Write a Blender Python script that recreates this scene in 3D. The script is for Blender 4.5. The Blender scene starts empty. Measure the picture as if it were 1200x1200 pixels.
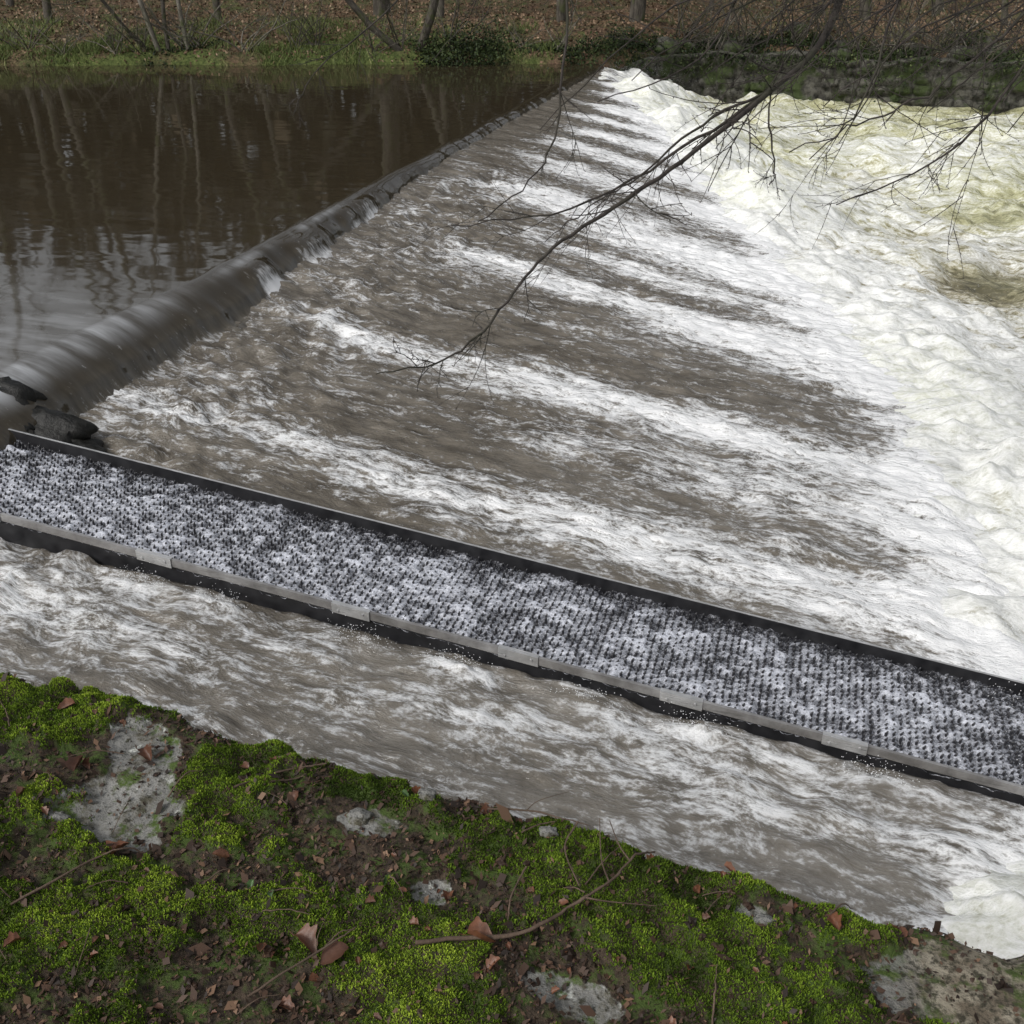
import bpy, math, random
import numpy as np
from mathutils import Vector, Euler
random.seed(7); rng=np.random.default_rng(7)
sc=bpy.context.scene
COL=sc.collection
sc.view_settings.view_transform='Standard'; sc.view_settings.look='None'; sc.view_settings.exposure=0

# ---------------------------------------------------------------- noise
def _h(ix,iy,seed):
    n=(ix.astype(np.int64)*374761393+iy.astype(np.int64)*668265263+seed*1442695041)&0xffffffff
    n=((n^(n>>13))*1274126177)&0xffffffff
    n=n^(n>>16)
    return (n&0xffff)/32767.5-1.0
def vn(x,y,seed=0):
    x=np.asarray(x,float);y=np.asarray(y,float)
    ix=np.floor(x);iy=np.floor(y);fx=x-ix;fy=y-iy
    u=fx*fx*fx*(fx*(fx*6-15)+10);v=fy*fy*fy*(fy*(fy*6-15)+10)
    a=_h(ix,iy,seed);b=_h(ix+1,iy,seed);c=_h(ix,iy+1,seed);d=_h(ix+1,iy+1,seed)
    return (a+(b-a)*u)*(1-v)+(c+(d-c)*u)*v
def fbm(x,y,seed=0,o=4,g=.5):
    s=0;a=1;t=0
    for i in range(o):
        c,sn=math.cos(.6*i),math.sin(.6*i)
        s=s+a*vn((x*c-y*sn)*2**i,(x*sn+y*c)*2**i,seed+i*17);t+=a;a*=g
    return s/t
def fbs(x,y,seed=0,o=4,g=.5):
    s=0;a=1;t=0
    for i in range(o):
        s=s+a*vn(x*2**i+i*7.3,y*2**i+i*3.1,seed+i*17);t+=a;a*=g
    return s/t
def ss(a,b,x):
    t=np.clip((x-a)/(b-a),0,1);return t*t*(3-2*t)

# ---------------------------------------------------------------- mesh helpers
def mesh_np(name,V,F,mat=None,attrs=None,smooth=True):
    V=np.asarray(V,np.float32);F=np.asarray(F,np.int32)
    me=bpy.data.meshes.new(name);k=F.shape[1]
    me.vertices.add(len(V));me.vertices.foreach_set('co',V.ravel())
    me.loops.add(F.size);me.loops.foreach_set('vertex_index',F.ravel())
    me.polygons.add(len(F));me.polygons.foreach_set('loop_start',np.arange(0,F.size,k,dtype=np.int32))
    me.polygons.foreach_set('loop_total',np.full(len(F),k,np.int32))
    me.polygons.foreach_set('use_smooth',np.full(len(F),smooth,bool))
    me.update(calc_edges=True)
    for n,a in (attrs or {}).items():
        at=me.attributes.new(n,'FLOAT','POINT');at.data.foreach_set('value',np.asarray(a,np.float32).ravel())
    if mat: me.materials.append(mat)
    return me
def obj(name,me,kind=None,label=None,cat=None,group=None,parent=None,loc=None,rot=None):
    o=bpy.data.objects.new(name,me);COL.objects.link(o)
    if kind:o['kind']=kind
    if label:o['label']=label
    if cat:o['category']=cat
    if group:o['group']=group
    if parent:o.parent=parent
    if loc is not None:o.location=loc
    if rot is not None:o.rotation_euler=rot
    return o
def grid(X,Y,Z):
    n,m=X.shape
    V=np.stack([X,Y,Z],-1).reshape(-1,3)
    i=np.arange(n*m).reshape(n,m)
    F=np.stack([i[:-1,:-1],i[1:,:-1],i[1:,1:],i[:-1,1:]],-1).reshape(-1,4)
    return V,F
def seg(*parts):
    out=[]
    for a,b,s in parts: out.append(np.arange(a,b,s))
    return np.concatenate(out+[[parts[-1][1]]])
class Acc:
    def __init__(s): s.V=[];s.F=[];s.n=0
    def add(s,V,F):
        V=np.asarray(V,float);F=np.asarray(F,int)
        s.V.append(V);s.F.append(F+s.n);s.n+=len(V)
    def mesh(s,name,mat,smooth=True):
        return mesh_np(name,np.concatenate(s.V),np.concatenate(s.F),mat,None,smooth)
def tube(acc,P,Rd,k=5):
    P=np.asarray(P,float);n=len(P)
    T=np.gradient(P,axis=0);T/=np.linalg.norm(T,axis=1)[:,None]+1e-9
    up=np.array([.3,.5,.81]);
    A=np.cross(T,up);A/=np.linalg.norm(A,axis=1)[:,None]+1e-9
    B=np.cross(T,A)
    an=np.arange(k)*2*math.pi/k
    Rd=np.asarray(Rd,float)
    V=P[:,None,:]+Rd[:,None,None]*(np.cos(an)[None,:,None]*A[:,None,:]+np.sin(an)[None,:,None]*B[:,None,:])
    i=np.arange(n*k).reshape(n,k);j=np.roll(i,-1,axis=1)
    F=np.stack([i[:-1],j[:-1],j[1:],i[1:]],-1).reshape(-1,4)
    acc.add(V.reshape(-1,3),F)
def spline(P,per=5):
    P=[np.array(p,float) for p in P]
    P=[2*P[0]-P[1]]+P+[2*P[-1]-P[-2]]
    out=[]
    for i in range(1,len(P)-2):
        a,b,c,d=P[i-1:i+3]
        for t in np.linspace(0,1,per,endpoint=False):
            out.append(.5*((2*b)+(c-a)*t+(2*a-5*b+4*c-d)*t*t+(3*b-a-3*c+d)*t**3))
    out.append(P[-2]);return np.array(out)
def box(acc,x0,x1,y0,y1,zt,zb):
    xs=np.linspace(x0,x1,max(2,int(abs(x1-x0)/.2)+2));n=len(xs)
    V=[]
    for x in xs: V+= [(x,y0,zb(x)),(x,y1,zb(x)),(x,y1,zt(x)),(x,y0,zt(x))]
    F=[]
    for i in range(n-1):
        a=i*4;b=a+4
        for j in range(4):
            k=(j+1)%4;F.append((a+j,b+j,b+k,a+k))
    F.append((0,1,2,3));e=(n-1)*4;F.append((e+3,e+2,e+1,e))
    acc.add(V,F)

# ---------------------------------------------------------------- material helpers
class M:
    def __init__(s,name):
        s.m=bpy.data.materials.new(name);s.m.use_nodes=True
        s.t=s.m.node_tree;s.t.nodes.clear()
        s.out=s.t.nodes.new('ShaderNodeOutputMaterial')
        s.p=s.t.nodes.new('ShaderNodeBsdfPrincipled');s.t.links.new(s.p.outputs[0],s.out.inputs[0])
        s.co=s.t.nodes.new('ShaderNodeTexCoord').outputs['Object']
    def l(s,a,b): s.t.links.new(a,b)
    def setv(s,inp,v):
        if isinstance(v,bpy.types.NodeSocket): s.l(v,inp)
        else: inp.default_value=v
    def mp(s,sc_,src=None,loc=(0,0,0)):
        n=s.t.nodes.new('ShaderNodeMapping');n.inputs['Scale'].default_value=sc_;n.inputs['Location'].default_value=loc
        s.l(src or s.co,n.inputs['Vector']);return n.outputs[0]
    def noise(s,sc_=1,det=4,ro=.5,vec=None,dist=0):
        n=s.t.nodes.new('ShaderNodeTexNoise');n.inputs['Scale'].default_value=sc_;n.inputs['Detail'].default_value=det
        n.inputs['Roughness'].default_value=ro;n.inputs['Distortion'].default_value=dist
        s.l(vec or s.co,n.inputs['Vector']);return n.outputs[0]
    def attr(s,name):
        n=s.t.nodes.new('ShaderNodeAttribute');n.attribute_name=name;return n.outputs['Fac']
    def math(s,op,a,b=0.0,clamp=False):
        n=s.t.nodes.new('ShaderNodeMath');n.operation=op;n.use_clamp=clamp
        s.setv(n.inputs[0],a);s.setv(n.inputs[1],b);return n.outputs[0]
    def mad(s,a,k,c): return s.math('ADD',s.math('MULTIPLY',a,k),c)
    def add(s,*a):
        r=a[0]
        for q in a[1:]: r=s.math('ADD',r,q)
        return r
    def ridge(s,n,p=2.0):
        return s.math('POWER',s.math('SUBTRACT',1.0,s.math('ABSOLUTE',s.mad(n,3.2,-1.6),0.0),True),p)
    def warp(s,scale,amt):
        wc=s.t.nodes.new('ShaderNodeTexNoise');wc.inputs['Scale'].default_value=scale;wc.inputs['Detail'].default_value=1;s.l(s.co,wc.inputs['Vector'])
        v=s.t.nodes.new('ShaderNodeVectorMath');v.operation='MULTIPLY_ADD'
        s.l(wc.outputs['Color'],v.inputs[0]);v.inputs[1].default_value=amt;s.l(s.co,v.inputs[2]);return v.outputs[0]
    def rng(s,v,a,b,c=0.0,d=1.0,smooth=False):
        n=s.t.nodes.new('ShaderNodeMapRange');n.clamp=True
        if smooth:n.interpolation_type='SMOOTHSTEP'
        s.setv(n.inputs['Value'],v);n.inputs['From Min'].default_value=a;n.inputs['From Max'].default_value=b
        n.inputs['To Min'].default_value=c;n.inputs['To Max'].default_value=d;return n.outputs[0]
    def mix(s,f,a,b):
        n=s.t.nodes.new('ShaderNodeMix');n.data_type='RGBA';s.setv(n.inputs[0],f)
        for i,v in ((6,a),(7,b)):
            s.setv(n.inputs[i],v if isinstance(v,bpy.types.NodeSocket) else (*v,1))
        return n.outputs[2]
    def bump(s,h,st=.5,d=.02,prev=None):
        n=s.t.nodes.new('ShaderNodeBump');s.setv(n.inputs['Strength'],st);n.inputs['Distance'].default_value=d
        s.l(h,n.inputs['Height'])
        if prev: s.l(prev,n.inputs['Normal'])
        return n.outputs[0]
    def fin(s,col,rough=.6,nrm=None,spec=.5,metal=0.):
        s.setv(s.p.inputs['Base Color'],col if isinstance(col,bpy.types.NodeSocket) else (*col,1))
        s.setv(s.p.inputs['Roughness'],rough);s.p.inputs['Metallic'].default_value=metal
        s.setv(s.p.inputs['Specular IOR Level'],spec)
        if nrm: s.l(nrm,s.p.inputs['Normal'])
        return s.m

# pond
m=M('dark_pond_water')
fo=m.attr('foam');sh=m.attr('painted_sheen');calm=m.attr('calm');rf=m.attr('lip')
r1=m.noise(1,2,.45,m.mp((1.4,2.8,1)),.4)
r2=m.noise(1,3,.5,m.mp((6,10,1)))
f1=m.rng(m.math('ADD',fo,m.mad(m.noise(1,5,.7,m.mp((9,24,9))),1.9,-.95)),.25,1.0)
speck=m.rng(m.noise(22,1,.5),.80,.84)
f2=m.math('MAXIMUM',f1,m.math('MULTIPLY',speck,.35))
b=m.bump(r1,m.mad(calm,.04,.035),.05);b=m.bump(r2,m.mad(calm,.04,.016),.012,b)
m.p.inputs['IOR'].default_value=1.38
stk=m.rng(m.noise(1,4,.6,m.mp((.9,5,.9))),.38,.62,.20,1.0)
lipc=m.mix(m.rng(m.noise(1,4,.6,m.mp((3,12,3))),.3,.7),(.040,.034,.025),(.13,.115,.09))
c0=m.mix(rf,(.036,.028,.017),lipc)
c0=m.mix(m.math('MULTIPLY',sh,stk),c0,(.42,.43,.44))  # sky reflection on the crest roll painted as streaky grey base colour
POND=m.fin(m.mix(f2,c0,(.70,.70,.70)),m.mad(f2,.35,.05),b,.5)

# spillway
m=M('spillway_water')
fo=m.attr('foam');mk=m.attr('milky')
v=m.warp(1.6,(.35,.25,0))
n1=m.noise(1,4,.62,m.mp((4.0,12,4),v))
n2=m.noise(1,4,.68,m.mp((12,27,10),v))
n3=m.noise(1,2,.6,m.mp((46,70,40),v))
val=m.add(m.mad(n1,2.3,-1.15),m.mad(n2,2.5,-1.25),fo,m.mad(n3,1.1,-.55))
fm=m.rng(val,.16,.90)
br=m.mix(m.rng(m.noise(1,4,.6,m.mp((2.5,7,2))),.3,.7),(.058,.048,.035),(.175,.153,.122))
br=m.mix(m.rng(m.noise(1,3,.7,m.mp((9,14,9))),.60,.72,0,.6),br,(.035,.029,.022))
br=m.mix(m.math('MULTIPLY',mk,m.rng(m.add(n1,n2),.75,1.2,.2,1.0)),br,(.32,.305,.28))
col=m.mix(fm,br,m.mix(m.rng(fo,.25,.85),(.60,.605,.61),(.85,.85,.845)))
h=m.add(n1,m.math('MULTIPLY',n2,.65),m.math('MULTIPLY',n3,.15))
b=m.bump(h,m.mad(mk,-.15,.65),.045)
m.p.inputs['IOR'].default_value=1.36
SPILL=m.fin(col,m.mad(fm,.38,.07),b,.6)

# river whitewater
m=M('churning_white_water')
fo=m.attr('foam');gr=m.attr('green')
v=m.warp(.9,(1.1,.9,0));v2=m.warp(3.2,(.25,.25,0))
n1=m.noise(1,3,.55,m.mp((1.1,2.6,2),v));n2=m.noise(1,5,.70,m.mp((3.2,8.5,5),v));n3=m.noise(1,4,.72,m.mp((20,36,20),v2))
f1=m.ridge(n1,2.0);f2=m.ridge(n2,1.6)
val=m.add(fo,m.mad(f1,.60,-.28),m.mad(f2,.65,-.30),m.mad(n2,2.5,-1.25),m.mad(n3,1.9,-.95))
fm=m.rng(val,-.20,1.10,0,1,True)
wc_=m.mix(gr,(.28,.25,.16),(.44,.43,.25))
wc_=m.mix(m.rng(val,-.8,.05),m.mix(gr,(.075,.065,.040),(.17,.165,.085)),wc_)
wc2=m.mix(m.rng(m.add(n2,n3),.80,1.18),m.mix(gr,(.60,.605,.57),(.63,.64,.50)),(.87,.87,.845))
col=m.mix(fm,wc_,wc2)
h=m.add(m.math('MULTIPLY',n2,.6),m.math('MULTIPLY',n3,.45))
b=m.bump(h,.48,.06)
RIVER=m.fin(col,m.mad(fm,.5,.15),b,.3)

m=M('water_droplet');DROP=m.fin((.85,.86,.87),.2,None,.5)

# ladder water
m=M('frothy_channel_water')
fo=m.attr('foam')
n2=m.noise(1,5,.68,m.mp((20,28,20)));n3=m.noise(80,3,.65)
val=m.add(fo,m.mad(n2,1.4,-.7),m.mad(n3,1.6,-.8))
fm=m.rng(val,.12,1.0)
col=m.mix(fm,(.034,.034,.040),(.72,.74,.81))
b=m.bump(m.math('ADD',n2,m.math('MULTIPLY',n3,.5)),.8,.022)
LADW=m.fin(col,m.mad(fm,.3,.12),b,.5)

m=M('black_plastic_stud');STUD=m.fin((.028,.028,.032),.3,None,.5)
m=M('galvanised_steel')
n=m.noise(9,5,.6);n_=m.noise(1,4,.6,m.mp((3,40,40)))
STEEL=m.fin(m.mix(m.rng(n,.35,.7),(.40,.40,.395),(.62,.615,.61)),m.rng(n_,.3,.7,.20,.42),m.bump(n,.2,.004),.5,.5)
m=M('weathered_steel')
n=m.noise(7,6,.65);n_=m.noise(1,5,.6,m.mp((2,30,30)))
c=m.mix(m.rng(n,.35,.65),(.22,.21,.202),(.42,.41,.40))
c=m.mix(m.rng(n_,.60,.80),c,(.08,.075,.065))
STEELD=m.fin(c,.25,m.bump(n,.3,.004),.5,.45)
m=M('dark_steel');STEELK=m.fin(m.mix(m.rng(m.noise(12,4),.3,.7),(.012,.012,.014),(.035,.035,.038)),.4)

# bank earth/stone
m=M('bank_soil_and_stone')
st=m.attr('stone');tan=m.attr('tan')
n=m.noise(7,7,.62);nf=m.noise(60,6,.65);nl=m.noise(22,4,.55)
soil=m.mix(m.rng(nf,.35,.65),(.016,.012,.008),(.075,.053,.035))
soil=m.mix(m.rng(m.noise(18,5,.6),.47,.60),soil,(.052,.080,.016))
stone=m.mix(m.rng(n,.35,.65),(.13,.128,.118),(.32,.315,.295))
stone=m.mix(m.rng(nl,.60,.68),stone,(.48,.49,.45))
stone=m.mix(m.rng(m.noise(14,6,.7),.48,.60),stone,(.09,.082,.058))
stone=m.mix(m.rng(nf,.53,.66),stone,(.040,.038,.025))
stone=m.mix(m.rng(m.noise(11,6,.7,m.mp((1,1,1),None,(5,3,1))),.53,.61),stone,(.065,.10,.020))
tn=m.mix(m.rng(nl,.4,.6),(.13,.105,.075),(.28,.25,.19))
tn=m.mix(m.rng(nf,.48,.60),tn,(.05,.045,.03))
tn=m.mix(m.rng(m.noise(9,6,.7),.52,.60),tn,(.055,.08,.018))
stone=m.mix(tan,stone,tn)
b=m.bump(nf,.8,.012);b=m.bump(n,.7,.05,b)
BANK=m.fin(m.mix(m.rng(m.add(st,m.mad(nl,1.1,-.55),m.mad(nf,.6,-.3)),.4,.6),soil,stone),.85,b,.3)

m=M('moss')
ti=m.attr('tint')
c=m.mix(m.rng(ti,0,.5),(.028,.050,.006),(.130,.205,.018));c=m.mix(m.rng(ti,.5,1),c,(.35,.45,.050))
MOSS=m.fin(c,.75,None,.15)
def leafmat(name,a,b_,c_=None):
    m=M(name);oi=m.t.nodes.new('ShaderNodeObjectInfo').outputs['Random']
    n=m.noise(35,5,.6);c=m.mix(oi,a,b_)
    c=m.mix(m.rng(n,.4,.68),c,c_ or tuple(x*.4 for x in a))
    return m.fin(c,.45,m.bump(n,.3,.004),.4)
LEAF=leafmat('dead_leaf',(.17,.070,.036),(.09,.042,.026))
GLEAF=leafmat('green_leaf',(.06,.13,.03),(.11,.17,.08))
m=M('leaf_litter');ti=m.attr('tint')
c=m.mix(m.rng(ti,0,.6),(.016,.010,.007),(.078,.044,.028));c=m.mix(m.rng(ti,.8,1),c,(.21,.125,.075))
LITTER=m.fin(c,.6,None,.3)
m=M('dry_leaf_litter');ti=m.attr('tint')
c=m.mix(m.rng(ti,0,.6),(.05,.033,.020),(.20,.13,.08));c=m.mix(m.rng(ti,.8,1),c,(.38,.28,.19))
LITTERF=m.fin(c,.7,None,.2)
def bark(name,a,b_,g=(.06,.075,.02)):
    m=M(name);n=m.noise(1,6,.65,m.mp((14,14,4)));n2=m.noise(3,4)
    c=m.mix(m.rng(n,.35,.65),a,b_);c=m.mix(m.rng(n2,.5,.65,0,.8),c,g)
    return m.fin(c,.85,m.bump(n,.6,.02),.3)
BARK=bark('bark',(.035,.03,.024),(.12,.105,.085));BARKP=bark('pale_bark',(.09,.08,.062),(.22,.20,.165))
TWIG=bark('twig_bark',(.018,.015,.013),(.060,.050,.043),(.038,.038,.024))
STICK=bark('dead_stick',(.055,.036,.026),(.13,.09,.065),(.09,.065,.045))
# far ground
m=M('woodland_floor')
n=m.noise(1.2,6,.65);nf=m.noise(12,6,.7);ng=m.noise(.9,5,.65)
c=m.mix(m.rng(nf,.35,.65),(.055,.036,.023),(.22,.14,.09))
c=m.mix(m.rng(n,.42,.57),c,m.mix(m.rng(nf,.4,.6),(.042,.045,.018),(.13,.12,.055)))
ed=m.attr('edge')
gmix=m.rng(m.math('ADD',ng,m.math('MULTIPLY',ed,.28)),.56,.70)
c=m.mix(gmix,c,m.mix(m.rng(nf,.35,.65),(.042,.06,.017),(.15,.18,.055)))
FLOOR=m.fin(c,.9,m.bump(nf,.8,.12),.2)
def foliage(name,a,b_,c_):
    m=M(name);ti=m.attr('tint');c=m.mix(m.rng(ti,0,.6),a,b_);c=m.mix(m.rng(ti,.7,1),c,c_)
    return m.fin(c,.6,None,.2)
GRASS=foliage('bank_grass',(.035,.05,.013),(.11,.145,.04),(.26,.25,.11))
IVY=foliage('ivy_leaves',(.011,.017,.007),(.042,.062,.019),(.14,.16,.065))
WOOD=foliage('woodland_foliage',(.011,.010,.006),(.036,.032,.017),(.078,.058,.034))
m=M('dark_stone_wall')
n=m.noise(6,6,.65);c=m.mix(m.rng(n,.35,.65),(.015,.014,.011),(.12,.115,.095))
c=m.mix(m.rng(m.noise(2,5,.6),.48,.6),c,(.042,.058,.018))
WALL=m.fin(c,.8,m.bump(n,.8,.08),.3)
m=M('wet_dark_rock')
n=m.noise(9,6,.65);WROCK=m.fin(m.mix(m.rng(n,.4,.7),(.006,.006,.005),(.022,.021,.018)),.45,m.bump(n,.8,.03),.3)

# ---------------------------------------------------------------- world + light
w=bpy.data.worlds.new("World");sc.world=w;w.use_nodes=True
nt=w.node_tree;bg=nt.nodes['Background']
sky=nt.nodes.new('ShaderNodeTexSky');sky.sky_type='NISHITA';sky.sun_disc=False
SE,SR=math.radians(44),math.radians(215)
sky.sun_elevation=SE;sky.sun_rotation=SR;sky.dust_density=3;sky.air_density=1.2
hs=nt.nodes.new('ShaderNodeHueSaturation');hs.inputs['Saturation'].default_value=.22
nt.links.new(sky.outputs[0],hs.inputs['Color']);nt.links.new(hs.outputs[0],bg.inputs[0]);bg.inputs[1].default_value=.15
sl=bpy.data.lights.new('sun','SUN');sl.energy=1.5;sl.angle=math.radians(11);sl.color=(1,.98,.95)
so=bpy.data.objects.new('sun',sl);COL.objects.link(so)
sd=Vector((math.sin(SR)*math.cos(SE),math.cos(SR)*math.cos(SE),math.sin(SE)))
so.rotation_euler=sd.to_track_quat('Z','Y').to_euler()

# ---------------------------------------------------------------- camera
cd=bpy.data.cameras.new("camera");cam=bpy.data.objects.new("camera",cd);COL.objects.link(cam)
cam.location=(5.69,-5.95,3.0);cam.rotation_euler=(math.radians(60.7),0,math.radians(16.1))
cd.sensor_width=36;cd.lens=18/(600/1230.);cd.clip_end=500;cd.clip_start=.05;sc.camera=cam

# ---------------------------------------------------------------- profiles
YF,YN=-.28,-1.24
rt=lambda x:-.20-.111*(x-.1)
def zs(x,y=0.): return -0.395-0.1*(x-.35)+(.03*ss(0,.6,y)+.12*ss(1.2,4.5,y)+.13*ss(5,11,y))*(1-ss(.1,5,x))
def toe0(y): return np.where(y<4,6.95,6.95-(y-4)*.392)+.40*(1-ss(-.2,.5,y))-.40*(1-ss(-2.4,-1.3,y))
def toe(y): return toe0(y)+.24*fbm(y*.9,y*0+3,5,3)+.18*fbm(y*4,y*0+1,8,4,.7)
def ys(x):
    return np.where(x<-.4,21+.32*(x+.4),21+4.0*ss(-.4,2.2,x))+.25*fbm(x*.5,x*0,31,3)*(x<-.4)

# pond + crest roll
xs=seg((-60,-12,.8),(-12,-3,.15),(-3,-.45,.06),(-.45,.9,.016))
yy=seg((-14,-2,.4),(-2,9,.032),(9,22.5,.06),(22.5,26,.5))
X,Y=np.meshgrid(xs,yy,indexing='ij')
fr=ss(2.5,10,Y);nr=1-ss(.4,3.2,Y)
xt=.46-.27*fr+(.11*fbm(Y*1.1,Y*0+2,4,3)+.05*vn(Y*2.4,Y*0,6)+.018*vn(Y*8,Y*0,7))*(1-.7*fr)
x0=-.02-.20*nr-.03*fr+.05*fbm(Y*.8,Y*0,19,2)
t=np.clip((X-x0)/(xt-x0),0,1.5)
drop=-zs(.4,Y)+.012
Z=-drop*np.where(t<.75,np.minimum(t,1)**1.8,.5958+(1-.5958)*(1-(1-np.clip((t-.75)/.25,0,1))**2.2))-np.clip(X-xt,0,9)*.5
mid=ss(1.8,3.0,Y)*(1-ss(6.5,9,Y))
wr=ss(.25,.6,t)*(1-ss(.85,1.1,t))
fin_=np.clip(vn(X*.5,Y*2.0,12)+.25*vn(X,Y*5,16),-1,1)
Z+=wr*(.022*fbs(X*1.0,Y*2.0,11,3)+.055*mid*np.clip(fin_+.1,-.45,1)+.008*fbs(X*2,Y*5,14,2))
Z+=.0020*fbm(X*1.5,Y*3,13,3)*(X>-8)*(1-ss(0,.2,t))
foam=ss(.45,1,t)*mid*(-.02+.95*fin_)+.48*ss(.78,1.02,t)*(1-.6*fr)-.40*(1-ss(.3,.5,t))+.02
painted_sheen=ss(-.10,.12,t)*(1-ss(.22,.66,t))*nr*np.clip(.90+.8*fbs(X*.8,Y*1.5,24,3),0,1)  # mask for the painted sky reflection along the top of the roll
painted_sheen+=.70*np.exp(-((t-.22)/.11)**2)*(1-nr)*(1-ss(4.5,8,Y))*np.clip(.25+1.5*fbs(X*.5,Y*2.0,25,3),0,1)
V,F=grid(X,Y,Z)
obj('pond_water',mesh_np('pond_water',V,F,POND,{'foam':foam,'painted_sheen':painted_sheen,'calm':ss(.05,.3,t),'lip':ss(.45,1.0,t)}),'structure')

# spillway water
xs=seg((.02,7.9,.026),)
yy=seg((-4.6,8,.028),(8,23.5,.055))
X,Y=np.meshgrid(xs,yy,indexing='ij')
W=.28*fbm(X*.5,Y*.7,40,3)+.14*fbs(X*1.4,Y*2.5,41,3)
def band(y1,y7,x0,wd,st):
    c=y1+(y7-y1)*(X-1)/6+W
    e=np.exp(-np.abs((Y-c)/(wd*(.72+.085*X)))**2.2)
    return st*e*ss(x0-.3,x0+.9,X+.5*vn(X*0,Y*2.3,45))
foam=np.zeros_like(X)-.12
for b_ in [(.72,.25,.1,.38,.64),(2.85,2.35,1.0,.40,.82),(6.0,4.6,.9,.50,.90),(7.6,5.4,1.6,.34,.70),(9.0,6.7,.7,.72,1.0),(10.7,9.0,.9,.50,.95),
           (12.1,11.1,.6,.44,.95),(13.5,12.6,.6,.40,.96),(14.8,14.1,.5,.40,.96),(16.2,15.6,.5,.42,.96),(17.6,17.2,.4,.45,1.),(19.0,18.8,.4,.5,1.05),(20.3,20.2,.4,.5,1.05),
           (-1.75,-1.6,.3,.28,.38),(-2.5,-2.4,1,.24,.26),(-3.1,-3.2,2.5,.20,.22),(-3.8,-3.9,1,.3,.15),(3.9,3.6,4.6,.25,.25),(1.6,1.5,3.6,.45,.34)]:
    foam=np.maximum(foam,band(*b_))
tx=toe0(Y)
foam+=.26*ss(.3,1,X/tx)*(1-.6*np.exp(-((Y-3.6)/.5)**2)*(1-ss(5.9,6.7,X)))*np.where(Y<-1.25,.1,1)+.60*ss(-.8,.1,X-tx+.3*fbm(X*3,Y*3,46,3))
foam+=.18*(Y<-1.2)*(1-ss(1.5,4.0,X))
JX=[(1.9,.5),(2.45,.9),(3.35,.6),(3.95,1.),(4.7,.5),(5.35,.9),(6.3,.5)]
spl=0
for jx,k in JX: spl=spl+k*np.exp(-((X-jx-.1)/.24)**2-((Y+1.38)/.06)**2)
foam+=.36*np.exp(-((Y+1.42)/.10)**2)*(.25+.9*vn(X*2.2,Y*0,44))+.7*spl
foam-=.30*np.exp(-((Y-1.15)/.3)**2)*ss(1.4,2.2,X)*(1-ss(4.6,5.8,X))
foam-=.25*np.exp(-((Y-3.6+.05*X)/.38)**2)*ss(1,2,X)*(1-ss(5.9,6.7,X))
foam-=.24*np.exp(-((Y-5.85)/.25)**2)*ss(2,3,X)*(1-ss(5.3,6.2,X))
foam+=.24*fbs(X*1.1,Y*2.6,50,4,.6)+.26*fbs(X*2.2,Y*8,55,3,.6)
foam+=.46*np.exp(-((X-.58)/.14)**2)*(vn(X,Y*3,61)*.9+.25)*(1-ss(8,11,Y))
foam+=.10*np.exp(-((X-1.1)/.4)**2)*(1-ss(8,10,Y))
foam-=.40*ss(9,13,Y)*(1-ss(.5,1.3,X))
milky=np.clip(.32*(Y<-1.2)+.34*ss(2.5,6,X)+.25*fbs(X*.8,Y*2,57,3),0,1)*(1-.6*np.exp(-((Y-3.6)/.5)**2))
Z=zs(X,Y)+(.036*fbs(X*1.9,Y*4.5,70,4,.55)+.024*fbs(X*6,Y*12,75,3))+.040*np.clip(foam,0,1)*(.5+.7*fbs(X*4.5,Y*8,77,3,.6))
Z+=(1-ss(8,11,Y))*(.05*np.exp(-((X-.70)/.2)**2)*fbm(X*4,Y*4,79,3)+.085*np.exp(-((X-1.2)/.7)**2)*fbm(X*4,Y*5,78,3,.6))
# water runs lower along the outside of the fish pass and passes beneath it
wall=np.clip((YN-Y)/.30,0,1)*(Y<YN)+np.clip((Y-YF)/.25,0,1)*(Y>YF)
Z=np.minimum(Z,rt(X)-.105+.20*wall+.02*vn(X*5,Y*5,71))
Z=np.where((Y>YN-.01)&(Y<YF+.01),np.minimum(Z,rt(X)-.22),Z)
Z+=.050*spl*(.5+1.1*fbm(X*13,Y*17,76,3,.65))*(Y<YN-.03)
Z-=np.clip(X-toe(Y)-.05,0,9)*.30
V,F=grid(X,Y,Z)
obj('spillway_water',mesh_np('spillway_water',V,F,SPILL,{'foam':foam,'milky':milky}),'structure')

# river
us=seg((0,3.5,.030),(3.5,10,.08),(10,40,.6))
yy=seg((-16,-5,.3),(-5,10,.035),(10,26.5,.06))
U,Y=np.meshgrid(us,yy,indexing='ij')
T=toe(Y);X=T-.35+U
a1=fbm(X*.45+3,Y*.45,80,3);a2=fbm(X*1.1+a1,Y*1.0+a1,81,4)
a3=fbm(X*2.2+a2*.6,Y*3.2,86,4,.5)
z0=zs(T,Y)+.0;zb=z0+(-1.22-z0)*ss(.2,4.5,U)
amp=ss(0,.9,U)*(1-.4*ss(8,20,U))
far=ss(5,14,Y)
hol=np.exp(-(((X-8.05)/.75)**2+((Y-9.3)/.9)**2))
rel=(.19+.08*far)*a2+.09*a3+.12*a1
nrs=1-ss(-2.2,-1.2,Y)
Z=zb+amp*rel-.16*hol+.12*np.exp(-((U-.9)/.5)**2)*(.4+1.1*a2+.7*a3)*ss(0,.5,U)*(.15+.85*ss(-1.4,0,Y))*(1-.6*ss(14,20,Y))
Z+=-.04*np.exp(-U/.08)+(.032+.04*nrs)*fbm(X*5.5,Y*7.5,84,5,.62)*ss(0,.3,U)+nrs*ss(.1,.5,U)*.09*a3
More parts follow.
